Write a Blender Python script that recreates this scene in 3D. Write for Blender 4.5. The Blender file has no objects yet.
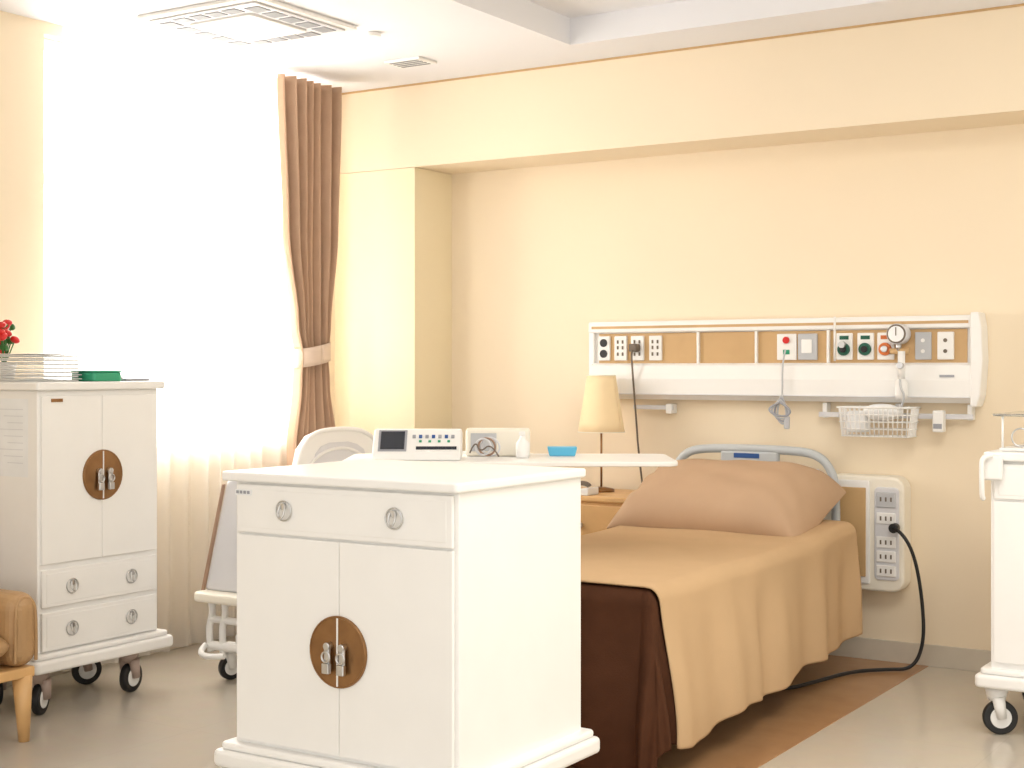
import bpy, bmesh, math, random
from mathutils import Vector, Matrix
random.seed(3)
S = bpy.context.scene
COL = S.collection
try:
    S.view_settings.view_transform = 'Standard'
    S.view_settings.look = 'None'
except Exception: pass

# ------------------------------------------------------------------ materials
def lin(c):
    return tuple(((x/255)/12.92 if x/255 <= .04045 else ((x/255+.055)/1.055)**2.4) for x in c)
def mat(name, rgb, rough=.5, metal=0, var=.04, scale=8, bump=0, bscale=60, coat=0, spec=.5, emit=0, trans=0, alpha=1):
    m = bpy.data.materials.new(name); m.use_nodes = True
    nt = m.node_tree; b = nt.nodes['Principled BSDF']
    c = lin(rgb)
    tc = nt.nodes.new('ShaderNodeTexCoord')
    n = nt.nodes.new('ShaderNodeTexNoise'); n.inputs['Scale'].default_value = scale; n.inputs['Detail'].default_value = 4
    nt.links.new(tc.outputs['Object'], n.inputs['Vector'])
    r = nt.nodes.new('ShaderNodeValToRGB')
    r.color_ramp.elements[0].position=.3; r.color_ramp.elements[1].position=.7
    r.color_ramp.elements[0].color = (*[x*(1-var) for x in c],1)
    r.color_ramp.elements[1].color = (*[min(1,x*(1+var)) for x in c],1)
    nt.links.new(n.outputs['Fac'], r.inputs['Fac']); nt.links.new(r.outputs['Color'], b.inputs['Base Color'])
    b.inputs['Roughness'].default_value = rough; b.inputs['Metallic'].default_value = metal
    b.inputs['Specular IOR Level'].default_value = spec
    b.inputs['Coat Weight'].default_value = coat
    b.inputs['Transmission Weight'].default_value = trans
    b.inputs['Alpha'].default_value = alpha
    if emit:
        b.inputs['Emission Color'].default_value = (*c,1); b.inputs['Emission Strength'].default_value = emit
    if bump:
        n2 = nt.nodes.new('ShaderNodeTexNoise'); n2.inputs['Scale'].default_value = bscale
        nt.links.new(tc.outputs['Object'], n2.inputs['Vector'])
        bp = nt.nodes.new('ShaderNodeBump'); bp.inputs['Strength'].default_value = bump; bp.inputs['Distance'].default_value=.01
        nt.links.new(n2.outputs['Fac'], bp.inputs['Height']); nt.links.new(bp.outputs['Normal'], b.inputs['Normal'])
    return m
M = {}
M['wall'] = mat('wall_paint_peach',(243,227,201),.7,var=.01,scale=2,spec=.2)
M['wallcol'] = mat('wall_panel_cream',(243,230,198),.6,var=.01,scale=2,spec=.2)
M['ceil'] = mat('ceiling_paint',(238,238,242),.8,var=.01,scale=2,spec=.1)
M['base'] = mat('baseboard_grey',(206,196,180),.5)
M['white'] = mat('white_lacquer',(246,245,243),.35,var=.01,spec=.4)
M['cream'] = mat('cream_lacquer',(242,236,222),.4,var=.01)
M['plas'] = mat('white_plastic',(242,241,239),.35,var=.01)
M['grey'] = mat('grey_plastic',(190,192,196),.4,var=.02)
M['lgrey'] = mat('light_grey_plastic',(218,218,222),.4,var=.02)
M['hgrey'] = mat('headboard_grey',(192,197,200),.4,var=.02)
M['dgrey'] = mat('dark_gap',(112,100,88),.6)
M['slot'] = mat('vent_slot',(140,142,146),.6)
M['steel'] = mat('brushed_steel',(205,205,205),.28,metal=1,var=.03,scale=30)
M['brass'] = mat('aged_brass',(146,108,70),.32,metal=.7,var=.14,scale=20)
M['black'] = mat('black_rubber',(28,28,30),.5)
M['cove'] = mat('caster_taupe',(178,158,148),.45)
M['tan'] = mat('tan_bedspread',(200,169,132),.85,var=.03,scale=5,bump=.1,bscale=300,spec=.1)
M['pillow'] = mat('pillow_linen',(192,162,134),.85,var=.03,scale=5,bump=.1,bscale=300,spec=.1)
M['brown'] = mat('brown_throw',(80,50,34),.85,var=.08,scale=12,bump=.2,bscale=250,spec=.1)
M['curtain'] = mat('curtain_brown',(196,164,138),.8,var=.04,scale=12,bump=.1,bscale=200,spec=.1)
M['tie'] = mat('curtain_tie',(222,200,182),.8,var=.03)
M['wood'] = mat('oak_wood',(220,176,120),.4,var=.1,scale=6)
M['insert'] = mat('panel_tan_insert',(202,166,118),.5,var=.03)
M['edge'] = mat('taupe_edge',(160,130,110),.5,var=.03)
M['leather'] = mat('tan_leather',(182,146,104),.45,var=.05,scale=20,bump=.1,bscale=90)
M['green'] = mat('green_plastic',(50,160,120),.4)
M['dgreen'] = mat('dark_green_socket',(20,90,70),.4)
M['red'] = mat('red_plastic',(205,30,28),.4)
M['orange'] = mat('orange_socket',(205,110,50),.4)
M['blue'] = mat('blue_plastic',(90,185,225),.4)
M['navy'] = mat('navy_label',(45,85,150),.4)
M['screen'] = mat('dark_screen',(40,45,55),.15)
M['leaf'] = mat('leaf_green',(50,110,45),.5,var=.2)
M['paper'] = mat('paper',(242,244,246),.8)
M['ink'] = mat('ink_grey',(160,162,170),.8)
M['faint'] = mat('faint_print',(224,226,230),.8)
M['glass'] = mat('clear_acrylic',(240,245,245),.08,trans=.9)
M['shade'] = mat('lamp_shade_fabric',(240,216,174),.8,var=.02,emit=.1)
M['mattress'] = mat('mattress_white',(232,228,220),.8)

def floor_mat():
    m = bpy.data.materials.new('floor_vinyl'); m.use_nodes=True; nt=m.node_tree; b=nt.nodes['Principled BSDF']
    tc=nt.nodes.new('ShaderNodeTexCoord')
    n=nt.nodes.new('ShaderNodeTexNoise'); n.inputs['Scale'].default_value=14; n.inputs['Detail'].default_value=8
    br=nt.nodes.new('ShaderNodeTexBrick'); br.offset=0
    br.inputs['Scale'].default_value=1; br.inputs['Brick Width'].default_value=1.2; br.inputs['Row Height'].default_value=1.2
    br.inputs['Mortar Size'].default_value=.002
    c=lin((203,194,180)); br.inputs['Color1'].default_value=(*c,1); br.inputs['Color2'].default_value=(*c,1)
    br.inputs['Mortar'].default_value=(*[x*.95 for x in c],1)
    nt.links.new(tc.outputs['Object'],br.inputs['Vector']); nt.links.new(tc.outputs['Object'],n.inputs['Vector'])
    mx=nt.nodes.new('ShaderNodeMix'); mx.data_type='RGBA'; mx.blend_type='MULTIPLY'; mx.inputs['Factor'].default_value=.08
    nt.links.new(br.outputs['Color'],mx.inputs['A']); nt.links.new(n.outputs['Color'],mx.inputs['B'])
    nt.links.new(mx.outputs['Result'],b.inputs['Base Color']); b.inputs['Roughness'].default_value=.2
    return m
M['floor']=floor_mat()
M['brownfloor']=mat('floor_brown',(170,130,92),.25,var=.05,scale=10)
def sheer_mat():
    m=bpy.data.materials.new('sheer_voile'); m.use_nodes=True; nt=m.node_tree; nt.nodes.clear()
    o=nt.nodes.new('ShaderNodeOutputMaterial'); t=nt.nodes.new('ShaderNodeBsdfTransparent'); tl=nt.nodes.new('ShaderNodeBsdfTranslucent'); d=nt.nodes.new('ShaderNodeBsdfDiffuse')
    w=nt.nodes.new('ShaderNodeTexWave'); w.inputs['Scale'].default_value=60
    r=nt.nodes.new('ShaderNodeMapRange'); r.inputs['To Min'].default_value=.62; r.inputs['To Max'].default_value=.72
    nt.links.new(w.outputs['Fac'],r.inputs['Value'])
    t.inputs['Color'].default_value=(1,.99,.97,1); tl.inputs['Color'].default_value=(.95,.92,.88,1); d.inputs['Color'].default_value=(.93,.9,.85,1)
    a=nt.nodes.new('ShaderNodeMixShader'); a.inputs[0].default_value=.5; nt.links.new(tl.outputs[0],a.inputs[1]); nt.links.new(d.outputs[0],a.inputs[2])
    b=nt.nodes.new('ShaderNodeMixShader'); nt.links.new(r.outputs['Result'],b.inputs[0]); nt.links.new(t.outputs[0],b.inputs[1]); nt.links.new(a.outputs[0],b.inputs[2])
    nt.links.new(b.outputs[0],o.inputs['Surface']); return m
M['sheer']=sheer_mat()
def emis(name,c,s):
    m=bpy.data.materials.new(name); m.use_nodes=True; nt=m.node_tree; nt.nodes.clear()
    o=nt.nodes.new('ShaderNodeOutputMaterial'); e=nt.nodes.new('ShaderNodeEmission'); e.inputs[0].default_value=(*c,1); e.inputs[1].default_value=s
    nt.links.new(e.outputs[0],o.inputs[0]); return m
M['daylight']=emis('overcast_daylight',(1,.99,.975),3.6)

# ------------------------------------------------------------------ builders
PAR=[None]
def top(name, loc=(0,0,0), rz=0):
    e=bpy.data.objects.new(name,None); e.empty_display_size=.1; e.location=loc; e.rotation_euler=(0,0,rz); COL.objects.link(e); PAR[0]=e; return e
def end(): PAR[0]=None
def add(name,me,m,smooth=False,mods=()):
    o=bpy.data.objects.new(name,me); COL.objects.link(o)
    if m: me.materials.append(M[m] if isinstance(m,str) else m)
    if PAR[0]: o.parent=PAR[0]
    if smooth:
        for p in me.polygons: p.use_smooth=True
    return o
def bev(o,w,seg=2):
    md=o.modifiers.new('bevel','BEVEL'); md.width=w; md.segments=seg; md.limit_method='ANGLE'; md.angle_limit=math.radians(40)
    return o
def box(name,x0,x1,y0,y1,z0,z1,m,b=.003,seg=2):
    me=bpy.data.meshes.new(name); bm=bmesh.new(); bmesh.ops.create_cube(bm,size=1)
    for v in bm.verts:
        v.co=Vector(((x0+x1)/2+v.co.x*(x1-x0),(y0+y1)/2+v.co.y*(y1-y0),(z0+z1)/2+v.co.z*(z1-z0)))
    bm.to_mesh(me); bm.free(); o=add(name,me,m)
    if b: bev(o,b,seg)
    return o
def cyl(name,p0,p1,r0,m,r1=None,seg=32,cap=True,b=0):
    r1=r0 if r1 is None else r1
    p0=Vector(p0);p1=Vector(p1);d=p1-p0
    me=bpy.data.meshes.new(name); bm=bmesh.new()
    bmesh.ops.create_cone(bm,cap_ends=cap,segments=seg,radius1=r0,radius2=r1,depth=d.length)
    q=Vector((0,0,1)).rotation_difference(d.normalized()).to_matrix().to_4x4()
    bmesh.ops.transform(bm,matrix=Matrix.Translation((p0+p1)/2)@q,verts=bm.verts)
    bm.to_mesh(me);bm.free(); o=add(name,me,m)
    for p in me.polygons: p.use_smooth = len(p.vertices)==4
    if b: bev(o,b)
    return o
def torus(name,c,ax,R,r,m,a0=0,a1=2*math.pi,xdir=None,seg=36):
    ax=Vector(ax).normalized(); x=Vector(xdir) if xdir else ax.orthogonal().normalized(); y=ax.cross(x)
    n=seg; pts=[Vector(c)+R*(math.cos(a0+(a1-a0)*i/n)*x+math.sin(a0+(a1-a0)*i/n)*y) for i in range(n+1)]
    full=abs(a1-a0-2*math.pi)<1e-4
    if full: pts=pts[:-1]
    return tube(name,pts,r,m,cyclic=full,poly=True)
def tube(name,pts,r,m,cyclic=False,poly=False,res=3):
    cu=bpy.data.curves.new(name,'CURVE'); cu.dimensions='3D'; cu.bevel_depth=r; cu.bevel_resolution=res; cu.use_fill_caps=True
    if poly:
        sp=cu.splines.new('POLY'); sp.points.add(len(pts)-1)
        for q,p in zip(sp.points,pts): q.co=(*p,1)
    else:
        sp=cu.splines.new('NURBS'); sp.points.add(len(pts)-1)
        for q,p in zip(sp.points,pts): q.co=(*p,1)
        sp.order_u=3; sp.use_endpoint_u=True; sp.resolution_u=8
    sp.use_cyclic_u=cyclic
    tmp=bpy.data.objects.new('t',cu); COL.objects.link(tmp)
    dg=bpy.context.evaluated_depsgraph_get(); me=bpy.data.meshes.new_from_object(tmp.evaluated_get(dg))
    bpy.data.objects.remove(tmp); bpy.data.curves.remove(cu); me.materials.clear()
    return add(name,me,m,smooth=True)
def prism(name,poly,axis,a0,a1,m,b=.003,seg=2,smooth=False):
    me=bpy.data.meshes.new(name); bm=bmesh.new()
    def P(p,a): return {'x':(a,p[0],p[1]),'y':(p[0],a,p[1]),'z':(p[0],p[1],a)}[axis]
    v0=[bm.verts.new(P(p,a0)) for p in poly]; v1=[bm.verts.new(P(p,a1)) for p in poly]
    bm.faces.new(v0); bm.faces.new(v1[::-1])
    n=len(poly)
    for i in range(n): bm.faces.new((v0[i],v1[i],v1[(i+1)%n],v0[(i+1)%n]))
    bmesh.ops.recalc_face_normals(bm,faces=bm.faces); bm.to_mesh(me); bm.free(); o=add(name,me,m)
    if b: bev(o,b,seg)
    return o
def rrect(x0,x1,y0,y1,r,n=6,corners=(1,1,1,1)):
    out=[]
    for (cx,cy,a,f) in ((x1-r,y1-r,0,corners[0]),(x0+r,y1-r,90,corners[1]),(x0+r,y0+r,180,corners[2]),(x1-r,y0+r,270,corners[3])):
        if f:
            for i in range(n+1):
                t=math.radians(a+90*i/n); out.append((cx+r*math.cos(t),cy+r*math.sin(t)))
        else:
            t=math.radians(a+45); out.append((cx+r*(1 if math.cos(t)>0 else -1),cy+r*(1 if math.sin(t)>0 else -1)))
    return out
def grid(name,f,nu,nv,m,thick=0,smooth=True,mfun=None,mats=None):
    vs=[f(i/nu,j/nv) for j in range(nv+1) for i in range(nu+1)]
    fs=[(j*(nu+1)+i,j*(nu+1)+i+1,(j+1)*(nu+1)+i+1,(j+1)*(nu+1)+i) for j in range(nv) for i in range(nu)]
    me=bpy.data.meshes.new(name); me.from_pydata(vs,[],fs); me.update()
    o=add(name,me,m,smooth=smooth)
    if thick:
        s=o.modifiers.new('solid','SOLIDIFY'); s.thickness=thick; s.offset=-1
    return o
def lathe(name,prof,c,m,n=40):
    cx,cy=c
    return grid(name,lambda u,v:(cx+prof_at(prof,v)[0]*math.cos(2*math.pi*u),cy+prof_at(prof,v)[0]*math.sin(2*math.pi*u),prof_at(prof,v)[1]),n,len(prof)-1,m)
def prof_at(p,v): return p[min(len(p)-1,int(round(v*(len(p)-1))))]
def superell(name,c,dx,dy,dz,m,e=2.6,tilt=0,pinch=0,rz=0):
    me=bpy.data.meshes.new(name); bm=bmesh.new(); bmesh.ops.create_uvsphere(bm,u_segments=64,v_segments=32,radius=1)
    R=Matrix.Rotation(rz,3,'Z')@Matrix.Rotation(tilt,3,'X')
    for v in bm.verts:
        x,y,z=v.co; r=math.hypot(x,y)
        if r>1e-6:
            cx,cy=x/r,y/r; k=(abs(cx)**e+abs(cy)**e)**(-1/e)
            rr=r**.8
            px,py=cx*k*rr,cy*k*rr
        else: px=py=0
        edge=max(abs(px),abs(py))
        cornr=abs(px*py)
        pz=(1 if z>0 else -1)*abs(z)**1.0*(1-.25*cornr)
        pxx=px*(1+pinch*(cornr-.3)); pyy=py*(1+pinch*(cornr-.3))
        wr=.02*math.sin(px*9+py*5)*math.sin(py*7-px*4)
        v.co=Vector(c)+R@Vector((pxx*dx,pyy*dy,(pz+wr*(1-edge**4))*dz))
    bm.to_mesh(me); bm.free(); return add(name,me,m,smooth=True)
def pillow(name,c,hx,hy,h,m,tilt):
    """two sewn sheets: plump and flat-topped, with drooping ends"""
    R=Matrix.Rotation(tilt,3,'X')
    def f(sgn):
        def g(u,v):
            a=math.sin((u-.5)*math.pi); b=math.sin((v-.5)*math.pi)
            pf=(max(0,1-abs(a)**5)**.55)*(max(0,1-abs(b)**3)**.5)
            px=a*hx*(1-.04*(1-b*b)*abs(a)**3 ); py=b*hy*(1-.05*abs(b)**3*(1-a*a))
            cr=.005*math.sin(a*9+b*5)*math.sin(b*6-a*4)+.009*math.exp(-((abs(a)-.86)**2)/.01)*math.sin(b*11+a*6)
            z=sgn*h*pf*(1 if sgn>0 else .5)+(cr*pf if sgn>0 else 0)+.003*sgn*(1 if 0<u<1 and 0<v<1 else 0)
            z-=.02*abs(a)**5+(.045*max(0,a)**8)
            return tuple(Vector(c)+R@Vector((px,py,z)))
        return g
    grid(name+'_top',f(1),110,70,m); grid(name+'_under',f(-1),110,70,m)

# ------------------------------------------------------------------ room shell
XW=-4.72; YB=6.04; YF=5.72; ZC=2.65; XE=2.4; Y0=-1.2
box('floor',XW-.2,XE,Y0,YB+.2,-.1,0,'floor',0)
box('floor_brown_area',-2.95,-1.77,3.6,YB-.012,.0,.002,'brownfloor',0)  # flat brown area on the floor, under and beside the bed
box('wall_back',XW-.2,XE,YB,YB+.2,0,2.9,'wall',0)
box('wall_bulkhead',XW,XE,YF,YB,2.24,ZC,'wall',0)
prism('wall_column',[(XW,YF),(-4.212,YF),(-4.212,YB),(XW,YB)],'z',0,2.238,'wallcol',.001)
WY0,WY1,WZ0,WZ1=3.89,5.46,.89,2.6
me=bpy.data.meshes.new('wall_left'); bm=bmesh.new()
for (a,b_,c,d) in ((Y0,WY0,0,2.9),(WY1,YB,0,2.9),(WY0,WY1,0,WZ0),(WY0,WY1,WZ1,2.9)):
    g=bmesh.ops.create_cube(bm,size=1)
    for v in g['verts']: v.co=Vector((XW-.1+v.co.x*.2,(a+b_)/2+v.co.y*(b_-a),(c+d)/2+v.co.z*(d-c)))
bm.to_mesh(me);bm.free();add('wall_left',me,'wall')
me=bpy.data.meshes.new('ceiling'); bm=bmesh.new()
for (x0,x1,y0,y1,z0,z1) in ((XW,-3.14,Y0,YF,ZC,2.9),(-3.14,XE,5.40,YF,ZC,2.9),(-3.14,XE,Y0,5.40,2.767,2.9)):
    g=bmesh.ops.create_cube(bm,size=1)
    for v in g['verts']: v.co=Vector(((x0+x1)/2+v.co.x*(x1-x0),(y0+y1)/2+v.co.y*(y1-y0),(z0+z1)/2+v.co.z*(z1-z0)))
bm.to_mesh(me);bm.free();add('ceiling',me,'ceil')
box('baseboard_back',-4.2,XE,YB-.012,YB,0,.09,'base',.002)
box('baseboard_left',XW,XW+.012,Y0,5.7,0,.09,'base',.002)
box('trim_1',-4.70,XE,YF-.003,YF,2.640,ZC,'insert',.001)

top('window_1')
fx=XW-.12
for i,y in enumerate((WY0,WY0+.5,WY0+1.03,WY1-.05)):
    box(f'mullion_{i}',fx,fx+.06,y,y+.05,WZ0,WZ1,'plas')
for i,z in enumerate((WZ0,2.0,WZ1-.05)):
    box(f'rail_{i}',fx,fx+.06,WY0,WY1,z,z+.05,'plas')
box('sill',XW-.1,XW+.02,WY0+.002,WY1-.002,WZ0,WZ0+.02,'cream')
end()
me=bpy.data.meshes.new('daylight_sky'); me.from_pydata([(-5.6,2.6,-.2),(-5.6,7,-.2),(-5.6,7,3.6),(-5.6,2.6,3.6)],[],[(0,1,2,3)]); add('exterior_daylight',me,'daylight')

def sheer(u,v):
    y=3.93+u*1.62; z=.02+v*2.61
    return (-4.645+.022*math.sin(y*62+1.2*math.sin(y*9))+.01*math.sin(y*23), y, z)
grid('sheer_curtain',sheer,420,24,'sheer')
top('drape_curtain')
def lerp(a,b,t): return a+(b-a)*t
def drp(z):
    pts=[(0.02,5.09,5.50),(.86,5.14,5.49),(1.18,5.19,5.43),(1.31,5.205,5.415),(1.45,5.17,5.43),(1.9,5.10,5.47),(2.62,5.07,5.49)]
    for (a,b) in zip(pts,pts[1:]):
        if z<=b[0]:
            t=(z-a[0])/(b[0]-a[0]); t=t*t*(3-2*t); return lerp(a[1],b[1],t),lerp(a[2],b[2],t)
    return pts[-1][1:]
def drape(u,v):
    z=.02+v*2.60; a,b=drp(z); w=(b-a)/.45
    y=lerp(a,b,u)
    return (-4.52+.034*math.sin(u*2*math.pi*6.5+.5*math.sin(z*2))*(.45+.55*w)+.012*math.sin(u*31+z),y,z)
grid('fabric',drape,220,90,'curtain',thick=.003)
grid('tieback',lambda u,v:(-4.52+.065*math.cos(u*2*math.pi),5.31+.115*math.sin(u*2*math.pi),1.27+v*.09+.02*math.sin(u*2*math.pi)),60,4,'tie',thick=.004)
end()

# ceiling fixtures
top('ceiling_air_vent')
x0,x1,y0,y1=-4.34,-3.70,4.02,4.64
prism('frame',rrect(x0,x1,y0,y1,.02),'z',ZC-.016,ZC-.0005,'plas',.005)
prism('inner_step',rrect(x0+.035,x1-.035,y0+.035,y1-.035,.015),'z',ZC-.024,ZC-.016,'lgrey',.004)
zs0,zs1=ZC-.027,ZC-.0235
for i in range(5):
    yy=y0+.075+i*.098
    box(f'slot_l_{i}',x0+.055,x0+.125,yy,yy+.075,zs0,zs1,'slot',.001)
    box(f'slot_r_{i}',x1-.125,x1-.055,yy,yy+.075,zs0,zs1,'slot',.001)
for i in range(4):
    xx=x0+.15+i*.088
    box(f'slot_n_{i}',xx,xx+.07,y0+.055,y0+.115,zs0,zs1,'slot',.001)
    box(f'slot_f_{i}',xx,xx+.07,y1-.115,y1-.055,zs0,zs1,'slot',.001)
prism('center_panel',rrect(x0+.15,x1-.15,y0+.14,y1-.14,.02),'z',ZC-.034,ZC-.022,'plas',.005)
end()
top('ceiling_small_vent')
box('frame',-4.02,-3.82,5.22,5.36,ZC-.012,ZC-.0005,'plas',.003)
for i in range(4): box(f'louvre_{i}',-4.0,-3.84,5.235+i*.03,5.25+i*.03,ZC-.014,ZC-.012,'slot',.001)
end()
cyl('smoke_detector',(-3.72,4.76,ZC-.018),(-3.72,4.76,ZC-.0005),.032,'plas',b=.004)

# ------------------------------------------------------------------ carts
def caster(n,x,y,r=.058,ang=0,hc='cove'):
    c,s=math.cos(ang),math.sin(ang)
    def T(a,b,z): return (x+a*c-b*s,y+a*s+b*c,z)
    w0=T(0,-.014,r);w1=T(0,.014,r)
    cyl(f'caster_{n}_tyre',w0,w1,r,'black',b=.005)
    cyl(f'caster_{n}_hub',T(0,-.017,r),T(0,.017,r),r*.62,'plas',b=.003)
    for k,sg in enumerate((-1,1)):
        cyl(f'caster_{n}_fork_{k}',T(0,sg*.024,r),T(-.012,sg*.022,2*r+.015),.016,hc,r1=.022)
    cyl(f'caster_{n}_stem',T(-.012,0,2*r+.002),T(-.012,0,2*r+.045),.03,hc,r1=.04)
def ring_handle(n,x,z):
    cyl(f'pull_{n}_plate',(x,-.012,z+.012),(x,-.022,z+.012),.009,'steel',b=.001)
    torus(f'pull_{n}_rim',(x,-.017,z),(0,1,0),.026,.0022,'steel')
    tube(f'pull_{n}_drop',[(x-.008,-.022,z+.014),(x-.013,-.028,z-.006),(x,-.03,z-.022),(x+.013,-.028,z-.006),(x+.008,-.022,z+.014)],.003,'steel')
def latch_plate(x,z,r):
    cyl('latch_plate',(x,-.010,z),(x,-.018,z),r,'brass',seg=64,b=.002)
    torus('latch_rim',(x,-.018,z),(0,1,0),r-.003,.0025,'brass')
    box('latch_seam',x-.0025,x+.0025,-.0195,-.017,z-r*.97,z+r*.97,'plas',0)
    for k,s in enumerate((-1,1)):
        cx=x+s*.024
        cyl(f'knob_{k}',(cx,-.018,z+.015),(cx,-.036,z+.015),.010,'steel',b=.002)
        box(f'key_plate_{k}',cx-.010,cx+.010,-.034,-.024,z-.04,z+.018,'steel',.004)
        torus(f'bail_{k}',(cx,-.036,z-.012),(0,1,0),.013,.003,'steel')
        box(f'lock_{k}',cx-.012,cx+.012,-.04,-.026,z-.055,z-.028,'steel',.003)
def cabinet(name,loc,rz,w,d,zt,zb,rows,hc='cove',cast_in=.07,plate=True,rc=.058,ov=.02,ovl=.02,slab=.03):
    top(name,loc,rz)
    box('carcass',.0,w,.0,d,zb,zt-slab,'white',.004)
    prism('worktop',rrect(-ovl,w+ov,-.025,d+ov,.012),'z',zt-slab,zt,'white',.006,3)
    prism('base_moulding',rrect(-.045,w+.045,-.05,d+.04,.02),'z',zb-.045,zb,'white',.012,3)
    prism('plinth',rrect(-.03,w+.03,-.035,d+.03,.02),'z',zb,zb+.02,'white',.008,3)
    k=0
    for kind,z0,z1 in rows:
        if kind=='doors':
            box('door_l',.012,w/2-.0008,-.012,.0,z0,z1,'white',.0025)
            box('door_r',w/2+.0008,w-.012,-.012,.0,z0,z1,'white',.0025)
            if plate: latch_plate(w/2,plate,.093)
        else:
            box(f'drawer_{k}',.012,w-.012,-.012,.0,z0,z1,'white',.004)
            box(f'drawer_{k}_field',.03,w-.03,-.0135,-.011,z0+.014,z1-.014,'white',.0015)
            ring_handle(f'{k}a',w*.25,(z0+z1)/2); ring_handle(f'{k}b',w*.745,(z0+z1)/2)
        k+=1
    ci=cast_in
    for n,(x,y,a) in enumerate(((ci,ci,.5),(w-ci,ci,.2),(ci,d-ci,1.2),(w-ci,d-ci,-.4))):
        caster(n,x,y,rc,a,hc)
        box(f'caster_pad_{n}',x-.05,x+.05,y-.04,y+.04,2*rc+.045,zb-.045,hc,.006)

cabinet('medicine_cart',(-2.732,2.895,0),0,.735,.60,.970,.22,[('drawer',.808,.938),('doors',.25,.802)],plate=.52,ov=.012,ovl=.035,slab=.025)
box('label',.012,.07,-.0155,-.013,.908,.923,'paper',0)
for i in range(4): box(f'label_text_{i}',.015+i*.013,.024+i*.013,-.0165,-.0155,.912,.92,'ink',0)
end()
cabinet('tall_medicine_cart',(-4.16,3.40,0),math.pi/2,.57,.39,1.20,.215,[('doors',.55,1.15),('drawer',.395,.53),('drawer',.24,.378)],plate=.855)
box('label',.05,.10,-.0155,-.012,1.128,1.14,'brass',0)
box('notice_sheet',-.0015,-.0005,.05,.22,.86,1.14,'paper',0)
for i in range(9):
    box(f'notice_line_{i}',-.0020,-.0015,.075,.20-.02*(i%3),1.10-.024*i,1.103-.024*i,'faint',0)
end()
cabinet('medicine_cart.001',(-1.262,5.02,0),0,.72,.55,.965,.21,[('drawer',.805,.925),('doors',.25,.797)],hc='plas',plate=.52,cast_in=.025)
box('handle_bracket',-.02,.05,-.055,-.026,.87,.955,'plas',.01,3)
tube('push_handle',[(-.01,-.06,.81),(-.01,-.075,.81),(-.01,-.08,.9),(-.01,-.075,.955),(.02,-.06,.955)],.009,'plas')
end()
top('instrument_rack',(-1.262,5.02,.9655))
box('tray',.02,.55,.03,.4,.0,.012,'plas',.004)
for i,(x,y) in enumerate(((.03,.04),(.54,.04),(.03,.39),(.54,.39))): cyl(f'post_{i}',(x,y,.01),(x,y,.12),.004,'plas')
box('shelf',.0,.57,.02,.41,.12,.128,'glass',.002)
torus('loop',(.1,.0,.05),(0,1,0),.03,.003,'steel')
end()

# ------------------------------------------------------------------ items on tall cabinet
top('stacked_trays',(-4.275,3.40,1.2005))
for i in range(7):
    k=.006*(i%2)
    prism(f'tray_{i}',rrect(-.15+k,.07+k,.0,.24-k,.03),'z',i*.015,i*.015+.006,'plas',.002)
    prism(f'tray_rim_{i}',rrect(-.16+k,.08+k,-.01,.25-k,.035),'z',i*.015+.008,i*.015+.011,'lgrey' if i%3==1 else 'plas',.001)
end()
top('green_tray',(-4.23,3.665,1.2005))
prism('body',rrect(-.06,.07,-.01,.13,.015),'z',0,.034,'green',.005)
prism('lid',rrect(-.062,.072,-.012,.132,.015),'z',.034,.040,'green',.002)
end()
top('clipboard',(-4.25,3.83,1.2005))
box('board',-.08,.08,-.01,.11,0,.010,'ink',.002); box('clip',-.03,.03,.0,.02,.010,.018,'steel',.002)
end()
top('potted_red_flower',(-4.50,3.525,1.2005))
lathe('pot',[(.0,0),(.035,0),(.045,.06),(.047,.07),(.04,.07),(.0,.065)],(0,0),'plas')
for i in range(22):
    a=random.random()*6.28; r=random.uniform(.005,.05); z=random.uniform(.11,.22)
    tube(f'stem_{i}',[(0,0,.06),(r*.4*math.cos(a),r*.4*math.sin(a),.09),(r*math.cos(a),r*math.sin(a),z)],.0025,'leaf')
    superell(f'bloom_{i}',(r*math.cos(a),r*math.sin(a),z),.017,.017,.012,'red' if i%3 else 'leaf',tilt=random.uniform(-.8,.8))
end()

# ------------------------------------------------------------------ armchair (left edge)
top('armchair',(-4.56,2.60,0))
box('seat_rail',.02,.61,.02,.62,.215,.25,'wood',.006)
superell('seat_cushion',(.34,.32,.33),.30,.22,.085,'leather',e=6)
box('back',.0,.13,.04,.60,.25,.78,'leather',.05,6)
for k,(a,b_) in enumerate(((.0,.12),(.52,.64))):
    box(f'arm_{k}',.02,.62,a,b_,.25,.50,'leather',.055,6)
    tube(f'arm_piping_{k}',[(.61,a+.018,.27),(.612,a+.018,.43),(.605,a+.03,.475),(.60,(a+b_)/2,.485),(.605,b_-.03,.475),(.612,b_-.018,.43),(.61,b_-.018,.27)],.006,'leather')
for k,(x,y) in enumerate(((.58,.06),(.58,.59),(.06,.06),(.06,.59))):
    cyl(f'leg_{k}',(x+.01*(1 if x>.3 else -1),y,0),(x,y,.22),.018,'wood',r1=.034,seg=24)
end()

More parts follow.
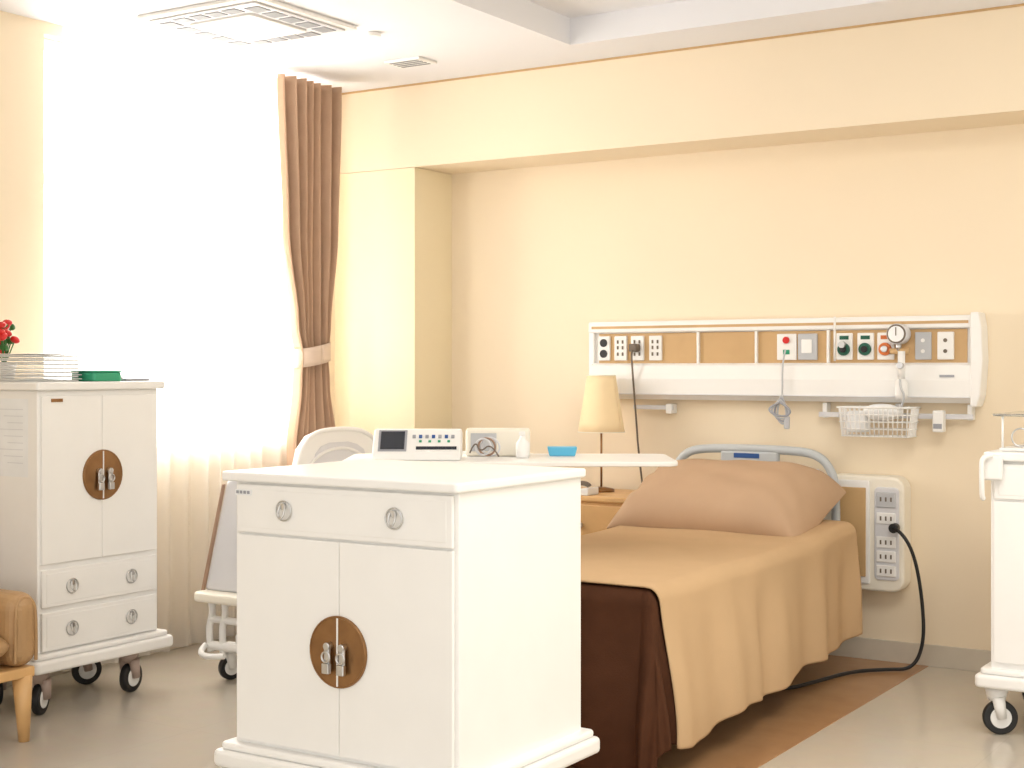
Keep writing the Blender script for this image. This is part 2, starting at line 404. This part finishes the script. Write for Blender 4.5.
# ------------------------------------------------------------------ hospital bed
BX0,BX1,BY0,BY1,BZ=-2.86,-1.965,3.90,5.78,.578
top('hospital_bed')
box('mattress',BX0+.04,BX1-.05,BY0+.04,BY1-.04,.42,BZ-.02,'mattress',.04,4)
box('deck',BX0+.06,BX1-.06,BY0+.06,BY1,.36,.42,'grey',.01)
for k,x in enumerate((BX0+.1,BX1-.16)): box(f'side_frame_{k}',x,x+.04,BY0+.08,BY1+.04,.28,.36,'grey',.008)
for k,y in enumerate((BY0+.35,BY1-.35)):
    box(f'cross_{k}',BX0+.1,BX1-.12,y,y+.05,.22,.28,'grey',.005)
    for q,x in enumerate((BX0+.15,BX1-.25)): box(f'lift_{k}{q}',x,x+.04,y,y+.05,.1,.28,'grey',.005)
for q,x in enumerate((BX0+.16,BX1-.30)): box(f'base_rail_{q}',x,x+.05,BY0+.28,BY1-.2,.13,.17,'grey',.005)
for n,(x,y) in enumerate(((BX0+.20,BY0+.36),(BX1-.30,BY0+.36),(BX0+.20,BY1-.25),(BX1-.30,BY1-.25))): caster(n,x,y,.05,.3*n,'navy')
W=BX1-BX0; L=BY1-BY0
def smooth01(t): t=max(0,min(1,t)); return t*t*(3-2*t)
def cloth(s,t,inset=0):
    a=max(0,-s,s-W); b=max(0,-t); sg=-1 if s<0 else 1
    cx=min(max(s,0),W); cy=min(max(t,0),L)
    R=.05
    def fold(q):
        if q<R*math.pi/2: th=q/R; return R*math.sin(th), R*(1-math.cos(th))
        return R, R+(q-R*math.pi/2)
    ox=oy=0; drop=0
    d=math.hypot(a,b)
    if d>0:
        q=max(a,b)*.85+d*.15
        h,drop=fold(q)
        ux,uy=(a/d)*sg,-b/d
        ox,oy=ux*h,uy*h
        per=(cy-b if a>b else cx*sg*1.3+(a if sg>0 else -a))
        amp=.016*smooth01(drop/.3)
        wv=math.sin(per*15+.8*math.sin(per*6))+.5*math.sin(per*29+1)
        flare=(.055-.045*smooth01(cy/1.6))*smooth01(drop/.45)
        corner=min(a,b)/d
        ext=flare+amp*wv*(1-corner)+.02*corner-inset*smooth01(d/.05)
        ox+=ux*ext; oy+=uy*ext
    tz=BZ+.012+.004*math.sin(cx*11+cy*7)*math.sin(cy*5)-inset*1.2
    tz+=.035*smooth01((cy-1.2)/.6)
    return (BX0+.03+(cx/W)*(W-.08)+ox, BY0+.03+cy+oy, tz-drop)
dr=lambda t: .485+.03*(1-smooth01(t/1.6))+.012*math.sin(t*9)
grid('bedspread',lambda u,v:cloth(lerp(-dr(v*(L-.10)),W+dr(v*(L-.10)),u),-.02+v*(L-.10)),220,200,'tan',thick=.005)
grid('foot_throw',lambda u,v:cloth(lerp(-.49,W+.49,u),lerp(-.58,.10,v),.012),240,100,'brown',thick=.004)
pillow('pillow',(-2.475,5.535,.695),.425,.27,.125,'pillow',math.radians(21))
hx0,hx1,hy=-2.88,-2.115,5.87
tube('headboard_rail',[(hx0,hy,.42),(hx0,hy,.70),(hx0+.01,hy,.80),(hx0+.07,hy,.88),(hx0+.20,hy,.897),(hx1-.20,hy,.897),(hx1-.07,hy,.88),(hx1-.01,hy,.80),(hx1,hy,.70),(hx1,hy,.42)],.019,'hgrey')
prism('headboard_panel',rrect(hx0+.015,hx1-.015,.40,.80,.05),'y',hy-.012,hy+.012,'cream',.006)
box('headboard_center',-2.64,-2.37,hy-.017,hy+.017,.78,.888,'hgrey',.01)
box('headboard_label',-2.575,-2.455,hy-.0195,hy-.016,.857,.878,'navy',.004)
for k,(a,b_) in enumerate(((-2.80,-2.64),(-2.35,-2.19))): box(f'headboard_strut_{k}',a,b_,hy-.014,hy+.014,.80,.82,'lgrey',.008)
end()

# ------------------------------------------------------------------ second bed (by window)
top('hospital_bed.001')
prism('footboard',[(-4.14,.36),(-3.42,.36),(-3.48,.80),(-3.54,.85),(-3.96,.85),(-4.02,.80)],'y',4.20,4.235,'lgrey',.02,4)
prism('footboard_edge',[(-4.152,.345),(-4.138,.345),(-4.022,.79),(-4.034,.79)],'y',4.192,4.205,'edge',.003)
prism('bumper',rrect(-4.15,-3.4,4.14,4.26,.03),'z',.322,.362,'cream',.012,3)
box('mattress',-4.06,-3.44,4.26,5.55,.50,.66,'mattress',.04,4)
box('deck',-4.07,-3.43,4.24,5.58,.42,.50,'grey',.01)
box('headboard',-4.08,-3.43,5.58,5.62,.42,.86,'plas',.02,3)
for q,x in enumerate((-4.02,-3.55)):
    box(f'base_rail_{q}',x,x+.06,4.25,5.5,.14,.19,'plas',.01)
    for k,y in enumerate((4.5,5.2)): box(f'lift_{k}{q}',x,x+.05,y,y+.06,.19,.42,'plas',.008)
for k,x in enumerate((-4.10,-4.03,-3.60)):
    tube(f'frame_post_{k}',[(x,4.20,.34),(x+.015,4.20,.28),(x-.015,4.20,.21),(x,4.20,.12)],.014,'plas')
tube('frame_bar',[(-4.10,4.20,.25),(-3.6,4.20,.25)],.014,'plas',poly=True)
tube('frame_bar_low',[(-4.10,4.20,.145),(-3.6,4.20,.145)],.018,'plas',poly=True)
tube('foot_lever',[(-4.10,4.17,.15),(-4.09,4.12,.13),(-4.02,4.10,.12),(-3.95,4.12,.13)],.012,'plas')
for n,(x,y) in enumerate(((-4.06,4.27),(-3.52,4.27),(-3.99,5.45),(-3.52,5.45))): caster(n,x,y,.05,1.2+.3*n,'plas')
rx=-4.10
outer=[(4.68,.70),(4.69,.81),(4.72,.90),(4.78,.955),(4.87,.98),(5.08,.98),(5.18,.955),(5.26,.91),(5.29,.84),(5.31,.70)]
prism('side_rail',outer,'x',rx-.015,rx+.015,'plas',.008,3)
def arch(k): return [(rx+.018,4.985+(y-4.985)*k,.80+(z-.80)*k) for y,z in outer]
tube('side_rail_rim',arch(1.0),.010,'plas')
prism('side_rail_recess',[(4.985+(y-4.985)*.62,.85+(z-.85)*.55) for y,z in outer],'x',rx+.014,rx+.018,'lgrey',.001)
tube('side_rail_grip',[(rx+.02,4.75,.80),(rx+.02,4.83,.895),(rx+.02,5.12,.895),(rx+.02,5.2,.80)],.007,'plas')
for k,y in enumerate((4.8,5.15)): box(f'side_rail_arm_{k}',rx-.01,rx+.05,y,y+.05,.46,.75,'grey',.006)
end()

# ------------------------------------------------------------------ overbed table + things on it
A=math.radians(32.5)
TL=(-2.955,4.639)
top('overbed_table',(*TL,0),A)
prism('tabletop',rrect(-.63,.61,-.26,.26,.06,corners=(1,1,1,1)),'z',.890,.908,'white',.005,3)
box('column',-.42,-.34,-.03,.03,.08,.890,'grey',.01)
box('base_foot_a',-.47,-.29,-.25,.25,.06,.09,'grey',.01)
for n,(x,y) in enumerate(((-.42,-.2),(-.34,.2),(-.34,-.2),(-.42,.2))):
    cyl(f'roller_{n}',(x-.012,y,.03),(x+.012,y,.03),.03,'black')
end()
def on_table(name,x,y,z=.9085,rz=0):
    p=Matrix.Rotation(A,3,'Z')@Vector((x,y,0)); return top(name,(TL[0]+p.x,TL[1]+p.y,z),A+rz)
on_table('fetal_monitor',-.515,-.20)
prism('case',[(.0,.0),(.02,.0),(.22,.0),(.22,.10),(.15,.112),(.08,.112),(.0,.03)],'x',.0,.325,'plas',.006,3)
sl=math.atan2(.083,.08)
def slant(name,xa,xb,s0,s1,m,h=.003):
    d=Vector((0,math.cos(sl),math.sin(sl))); n=Vector((0,-math.sin(sl),math.cos(sl))); o=Vector((0,0,.030))
    me=bpy.data.meshes.new(name); vs=[]
    for hh in (0,h):
        for x,s in ((xa,s0),(xb,s0),(xb,s1),(xa,s1)): vs.append(o+d*s+n*hh+Vector((x,0,0)))
    me.from_pydata(vs,[],[(3,2,1,0),(4,5,6,7),(0,1,5,4),(1,2,6,5),(2,3,7,6),(3,0,4,7)]); return add(name,me,m)
slant('screen_bezel',.02,.125,.006,.108,'ink',.003); slant('screen',.028,.117,.014,.100,'screen',.005)
for i in range(7): slant(f'button_{i}',.145+i*.024,.157+i*.024,.07,.084,'navy' if i%2 else 'ink',.004)
slant('printer_slot',.16,.31,.015,.028,'screen',.003)
for i in range(4): slant(f'led_{i}',.17+i*.035,.18+i*.035,.05,.058,'green',.004)
end()
on_table('equipment_case',-.18,.06)
box('body',0,.25,0,.15,0,.105,'cream',.01,3); box('panel',.02,.12,-.004,0,.02,.09,'grey',.002)
end()
on_table('coiled_tubing',-.10,-.03)
for i in range(3): torus(f'loop_{i}',(-.01+i*.014,.0+.008*i,.042),(.3,1,.15*i),.030+.003*i,.004,'lgrey' if i!=1 else 'edge')
tube('lead',[(-.06,-.01,.02),(-.04,-.02,.07),(-.02,-.02,.02),(.02,-.02,.06),(.05,-.02,.006)],.003,'dgrey')
end()
on_table('spray_bottle',.04,-.03)
lathe('bottle',[(0,0),(.024,0),(.026,.01),(.026,.055),(.014,.07),(.011,.08),(.011,.085),(0,.085)],(0,0),'plas')
box('nozzle',-.014,.010,-.007,.007,.085,.1,'plas',.003)
end()
on_table('blue_box',.145,.08)
prism('tub',[(0,0),(.1,0),(.108,.035),(-.008,.035)],'y',0,.07,'blue',.004)
end()

# ------------------------------------------------------------------ nightstand, lamp
top('nightstand')
nx0,nx1,ny0,ny1=-3.42,-2.95,5.58,6.0
box('carcass',nx0+.01,nx1-.01,ny0+.015,ny1,.06,.655,'wood',.004)
box('top_board',nx0,nx1,ny0,ny1,.655,.68,'wood',.006)
box('plinth',nx0+.03,nx1-.03,ny0+.04,ny1-.02,0,.06,'brown',0)
for i,(a,b_) in enumerate(((.46,.64),(.27,.45),(.08,.26))):
    box(f'drawer_{i}',nx0+.02,nx1-.02,ny0,ny0+.015,a,b_,'wood',.004)
    cyl(f'pull_{i}',(-3.19,ny0,(a+b_)/2),(-3.19,ny0-.02,(a+b_)/2),.012,'steel',b=.002)
end()
top('table_lamp',(-3.225,5.83,.6805))
lathe('base',[(0,0),(.06,0),(.06,.012),(.012,.022),(0,.022)],(0,0),'brass')
cyl('stem',(0,0,.02),(0,0,.36),.005,'brass')
grid('shade',lambda u,v:(lerp(.108,.066,v)*math.cos(u*6.2832),lerp(.108,.066,v)*math.sin(u*6.2832),.275+.26*v),48,6,'shade',thick=.002)
torus('shade_rim_low',(0,0,.275),(0,0,1),.108,.002,'cream'); torus('shade_rim_top',(0,0,.535),(0,0,1),.066,.002,'cream')
for k in range(3):
    a=k*2.094; tube(f'spider_{k}',[(0,0,.36),(.1*math.cos(a),.1*math.sin(a),.3)],.002,'brass',poly=True)
cyl('bulb',(0,0,.36),(0,0,.43),.022,'shade',r1=.026)
end()
top('telephone',(-3.27,5.59,.6805))
prism('body',[(0,0),(.11,0),(.11,.035),(.0,.02)],'y',0,.10,'plas',.005); tube('handset',[(.01,.03,.035),(.02,.03,.05),(.09,.03,.055),(.10,.03,.04)],.011,'dgrey')
end()

# ------------------------------------------------------------------ bed-head service panel
top('bedhead_service_panel')
px0,px1=-3.375,-1.54; yf=5.975
box('back_board',px0+.01,px1-.03,yf+.02,YB-.0005,1.26,1.465,'plas',.004)
box('top_rail',px0,px1-.025,yf-.005,YB-.0005,1.415,1.468,'plas',.008,3)
box('top_groove',px0+.02,px1-.05,yf-.0065,yf-.004,1.434,1.446,'insert',0)
box('insert',px0+.05,px1-.06,yf+.014,yf+.022,1.272,1.412,'insert',0)
box('insert_left_cap',px0,px0+.03,yf,YB-.0005,1.16,1.42,'plas',.006)
prism('lower_duct',[(YB-.0005,1.105),(yf+.0,1.105),(yf-.03,1.13),(yf-.035,1.2),(yf-.02,1.262),(yf,1.272),(YB-.0005,1.272)],'x',px0+.02,px1-.03,'plas',.004,3)
box('duct_line',px0+.03,px1-.04,yf-.037,yf-.03,1.128,1.132,'lgrey',0)
box('duct_label',-1.70,-1.64,yf-.0355,yf-.032,1.212,1.222,'ink',0)
prism('end_cap',[(-1.575,1.09),(-1.55,1.09),(-1.535,1.14),(-1.525,1.28),(-1.53,1.42),(-1.54,1.478),(-1.575,1.478)],'y',yf-.04,YB-.0005,'plas',.008,3)
for i,x in enumerate((-2.806,-2.523,-2.19)): box(f'divider_{i}',x-.006,x+.006,yf,yf+.02,1.272,1.415,'plas',.002)
def plate(n,x0,x1,m='plas',z0=1.285,z1=1.40): return box(n,x0,x1,yf+.002,yf+.016,z0,z1,m,.004)
for n,(a,b_) in enumerate(((-3.325,-3.262),(-3.238,-3.172),(-3.150,-3.083),(-3.055,-2.99))):
    plate(f'socket_{n}',a,b_); c=(a+b_)/2
    if n==0:
        for z in (1.317,1.368): cyl(f'socket_{n}_{z}',(c,yf+.003,z),(c,yf-.002,z),.019,'black')
    else:
        for z in (1.315,1.345,1.372):
            for s in (-1,1): box(f'slot_{n}_{z}_{s}',c+s*.013-.004,c+s*.013+.004,yf-.001,yf+.003,z-.008,z+.008,'dgrey',0)
plate('call_unit',-2.425,-2.335); cyl('call_button',(-2.38,yf+.003,1.372),(-2.38,yf-.006,1.372),.015,'red'); box('call_green',-2.395,-2.365,yf-.001,yf+.003,1.31,1.33,'green',.001)
plate('switch_unit',-2.328,-2.24,'grey'); box('switch',-2.31,-2.262,yf-.003,yf+.003,1.315,1.375,'plas',.003)
for n,(x,m) in enumerate(((-2.118,'dgreen'),(-2.025,'dgreen'),(-1.938,'orange'))):
    plate(f'gas_{n}',x-.036,x+.036)
    cyl(f'gas_{n}_ring',(x,yf+.003,1.33),(x,yf-.012,1.33),.027,m,b=.003)
    cyl(f'gas_{n}_core',(x,yf-.01,1.33),(x,yf-.02,1.33),.014,'black' if n<2 else 'steel',b=.002)
    box(f'gas_{n}_tag',x-.02,x+.02,yf-.0,yf+.003,1.372,1.388,m,0)
cyl('suction_fitting',(-2.118,yf-.01,1.35),(-2.118,yf-.035,1.35),.014,'steel'); cyl('suction_stem',(-2.15,yf-.025,1.28),(-2.15,yf-.025,1.47),.005,'plas')
for n,x in enumerate((-1.775,-1.682)):
    plate(f'switch_plate_{n}',x-.038,x+.03,'grey' if n==0 else 'plas')
    for z in (1.32,1.365): cyl(f'jack_{n}_{z}',(x-.004,yf+.003,z),(x-.004,yf-.001,z),.008,'dgrey' if n else 'plas')
fx_,fy_=-1.87,5.945
def o3(x,y,z): return (fx_+x,fy_+y,z)
cyl('flowmeter_gauge_body',o3(0,.03,1.392),o3(0,-.035,1.392),.043,'lgrey',b=.004); cyl('flowmeter_gauge_rim',o3(0,-.034,1.392),o3(0,-.038,1.392),.04,'dgrey'); cyl('flowmeter_gauge_face',o3(0,-.037,1.392),o3(0,-.041,1.392),.033,'paper')
box('flowmeter_needle',fx_-.002,fx_+.002,fy_-.043,fy_-.041,1.385,1.42,'dgrey',0)
cyl('flowmeter_stem',o3(.0,-.005,1.32),o3(.0,-.005,1.36),.012,'steel'); cyl('flowmeter_manifold',o3(-.035,-.005,1.32),o3(.045,-.005,1.32),.012,'insert')
cyl('flowmeter_tube',o3(.02,-.03,1.20),o3(.02,-.03,1.32),.015,'plas')
lathe('humidifier',[(0,1.12),(.022,1.12),(.026,1.14),(.026,1.19),(.014,1.205),(0,1.205)],(fx_+.02,fy_-.03),'plas')
tube('flowmeter_hose',[o3(.02,-.05,1.2),o3(.03,-.08,1.17),o3(.05,-.07,1.13),o3(.03,-.07,1.09)],.005,'grey')
cyl('flowmeter_knob',o3(.02,-.02,1.26),o3(.02,-.06,1.26),.014,'steel',b=.002)
end()
top('call_handset')
tube('cord',[(-2.38,5.965,1.33),(-2.38,5.93,1.27),(-2.375,5.92,1.15),(-2.38,5.925,1.10)],.004,'grey')
for i in range(4):
    w_=.02+.012*i
    tube(f'coil_{i}',[(-2.38,5.92-.006*i,1.13-.01*i),(-2.38-w_,5.92-.006*i,1.08),(-2.385-.6*w_,5.92-.006*i,1.02+.01*i),(-2.37+.3*w_,5.92-.006*i,1.0+.012*i),(-2.37+.9*w_,5.92-.006*i,1.07),(-2.38,5.92-.006*i,1.13-.01*i)],.0045,'ink' if i%2 else 'grey')
box('button_grip',-2.365,-2.34,5.905,5.925,.985,1.04,'grey',.006)
end()
top('equipment_rail')
box('rail',-2.235,-1.575,5.985,5.995,1.038,1.060,'lgrey',.002)
for k,x in enumerate((-2.22,-1.9,-1.60)): box(f'bracket_{k}',x,x+.02,5.99,YB-.0005,1.035,1.10,'plas',.003)
box('short_rail',-3.14,-2.935,5.985,5.995,1.058,1.078,'lgrey',.002); box('short_rail_hook',-2.97,-2.94,5.98,YB-.0005,1.04,1.085,'plas',.003)
box('clip_box',-1.73,-1.685,5.94,5.985,.985,1.075,'plas',.006); box('clip_mark',-1.725,-1.69,5.9385,5.94,1.0,1.02,'ink',0)
end()
top('wire_basket')
bx0,bx1,by0,by1,bz0,bz1=-2.10,-1.79,5.84,5.975,.965,1.085
for z,e in ((bz1,0),(bz0,.015),((bz0+bz1)/2,.008),((bz0+bz1)/2+.03,.005),((bz0+bz1)/2-.03,.012)):
    tube(f'hoop_{z:.3f}',[(bx0+e,by0+e,z),(bx1-e,by0+e,z),(bx1-e,by1,z),(bx0+e,by1,z)],.004 if z==bz1 else .0025,'plas',cyclic=True,poly=True)
for i in range(15):
    x=lerp(bx0+.01,bx1-.01,i/14); xb=lerp(bx0+.02,bx1-.02,i/14)
    tube(f'wire_{i}',[(x,by0,bz1),(xb,by0+.015,bz0),(xb,by1,bz0),(x,by1,bz1)],.0025,'plas',poly=True)
for i in range(6):
    y=lerp(by0+.02,by1-.02,i/5)
    for k,(xa,xb) in enumerate(((bx0,bx0+.015),(bx1,bx1-.015))): tube(f'side_{k}_{i}',[(xa,y,bz1),(xb,y,bz0)],.0025,'plas',poly=True)
for k,x in enumerate((bx0+.05,bx1-.05)): tube(f'hook_{k}',[(x,by1,bz1),(x,5.982,bz1+.005),(x,5.99,bz1)],.003,'plas')
superell('gauze_pack',(-1.93,5.91,1.065),.08,.045,.035,'paper',e=4)
box('paper_pack',-2.07,-1.99,5.87,5.95,.98,1.07,'paper',.01)
end()
top('wall_power_cable')
tube('lead',[(-3.117,5.955,1.345),(-3.117,5.92,1.335),(-3.112,5.92,1.25),(-3.10,5.94,1.0),(-3.11,5.98,.85),(-3.11,6.02,.7)],.0045,'dgrey')
box('plug',-3.138,-3.096,5.93,5.972,1.325,1.362,'dgrey',.006)
end()
top('bedside_outlet_unit')
prism('body',rrect(-2.16,-1.845,.31,.795,.055,corners=(1,0,0,1)),'y',5.935,YB-.0005,'cream',.012,3)
box('side_frame',-2.162,-1.99,5.925,5.94,.34,.775,'plas',.004)
box('insert',-2.15,-2.005,5.918,5.927,.37,.745,'insert',.002)
prism('outlet_strip',rrect(-1.970,-1.865,.36,.75,.02),'y',5.927,5.94,'lgrey',.004)
for i,z in enumerate((.40,.46,.52,.62,.70)):
    if i<4: box(f'outlet_{i}',-1.96,-1.877,5.921,5.929,z-.024,z+.024,'plas',.004)
    else: box(f'outlet_{i}',-1.96,-1.877,5.921,5.929,z-.035,z+.03,'grey',.004)
    for s in (-1,0,1): box(f'outlet_{i}_{s}',-1.918+s*.022-.0035,-1.918+s*.022+.0035,5.9195,5.922,z-.009,z+.009,'dgrey',0)
end()
top('black_power_cord')
cyl('plug',(-1.875,5.918,.585),(-1.875,5.88,.585),.02,'black',b=.004)
tube('cord',[(-1.875,5.885,.585),(-1.83,5.85,.58),(-1.78,5.87,.48),(-1.755,5.89,.30),(-1.75,5.90,.12),(-1.79,5.88,.012),(-1.88,5.82,.012),(-1.99,5.70,.012),(-2.04,5.45,.012),(-2.10,5.2,.012),(-2.35,5.1,.012)],.0075,'black')
end()

# ------------------------------------------------------------------ lights
def area(name,loc,rot,sx,sy,e,c=(1,1,1)):
    l=bpy.data.lights.new(name,'AREA'); l.shape='RECTANGLE'; l.size=sx; l.size_y=sy; l.energy=e; l.color=c
    o=bpy.data.objects.new(name,l); o.location=loc; o.rotation_euler=rot; COL.objects.link(o)
area('window_daylight',(-5.0,4.67,1.75),(0,-math.pi/2,0),1.6,1.5,85,(1,.98,.95))
area('ceiling_fill',(-.6,3.2,2.74),(0,0,0),1.6,1.6,50,(1,.96,.88))  # unseen fill light added below the raised ceiling, no fitting modelled
w=bpy.data.worlds.new('world'); S.world=w; w.use_nodes=True
nt=w.node_tree; bg=nt.nodes['Background']; bg.inputs[1].default_value=1.7
tc=nt.nodes.new('ShaderNodeTexCoord'); sx=nt.nodes.new('ShaderNodeSeparateXYZ'); mr=nt.nodes.new('ShaderNodeMapRange')
mr.inputs['From Min'].default_value=-.3; mr.inputs['From Max'].default_value=.9
mx=nt.nodes.new('ShaderNodeMix'); mx.data_type='RGBA'; mx.inputs['A'].default_value=(1,.995,.985,1); mx.inputs['B'].default_value=(.86,.80,.68,1)
nt.links.new(tc.outputs['Generated'],sx.inputs[0]); nt.links.new(sx.outputs['X'],mr.inputs['Value']); nt.links.new(mr.outputs['Result'],mx.inputs['Factor']); nt.links.new(mx.outputs['Result'],bg.inputs[0])

cam=bpy.data.cameras.new('camera'); cam.sensor_width=36; cam.lens=1440/1024*36; cam.shift_y=-16/1024; cam.clip_start=.05
co=bpy.data.objects.new('camera',cam); co.location=(0,0,1.25); co.rotation_euler=(math.pi/2,0,A); COL.objects.link(co); S.camera=co
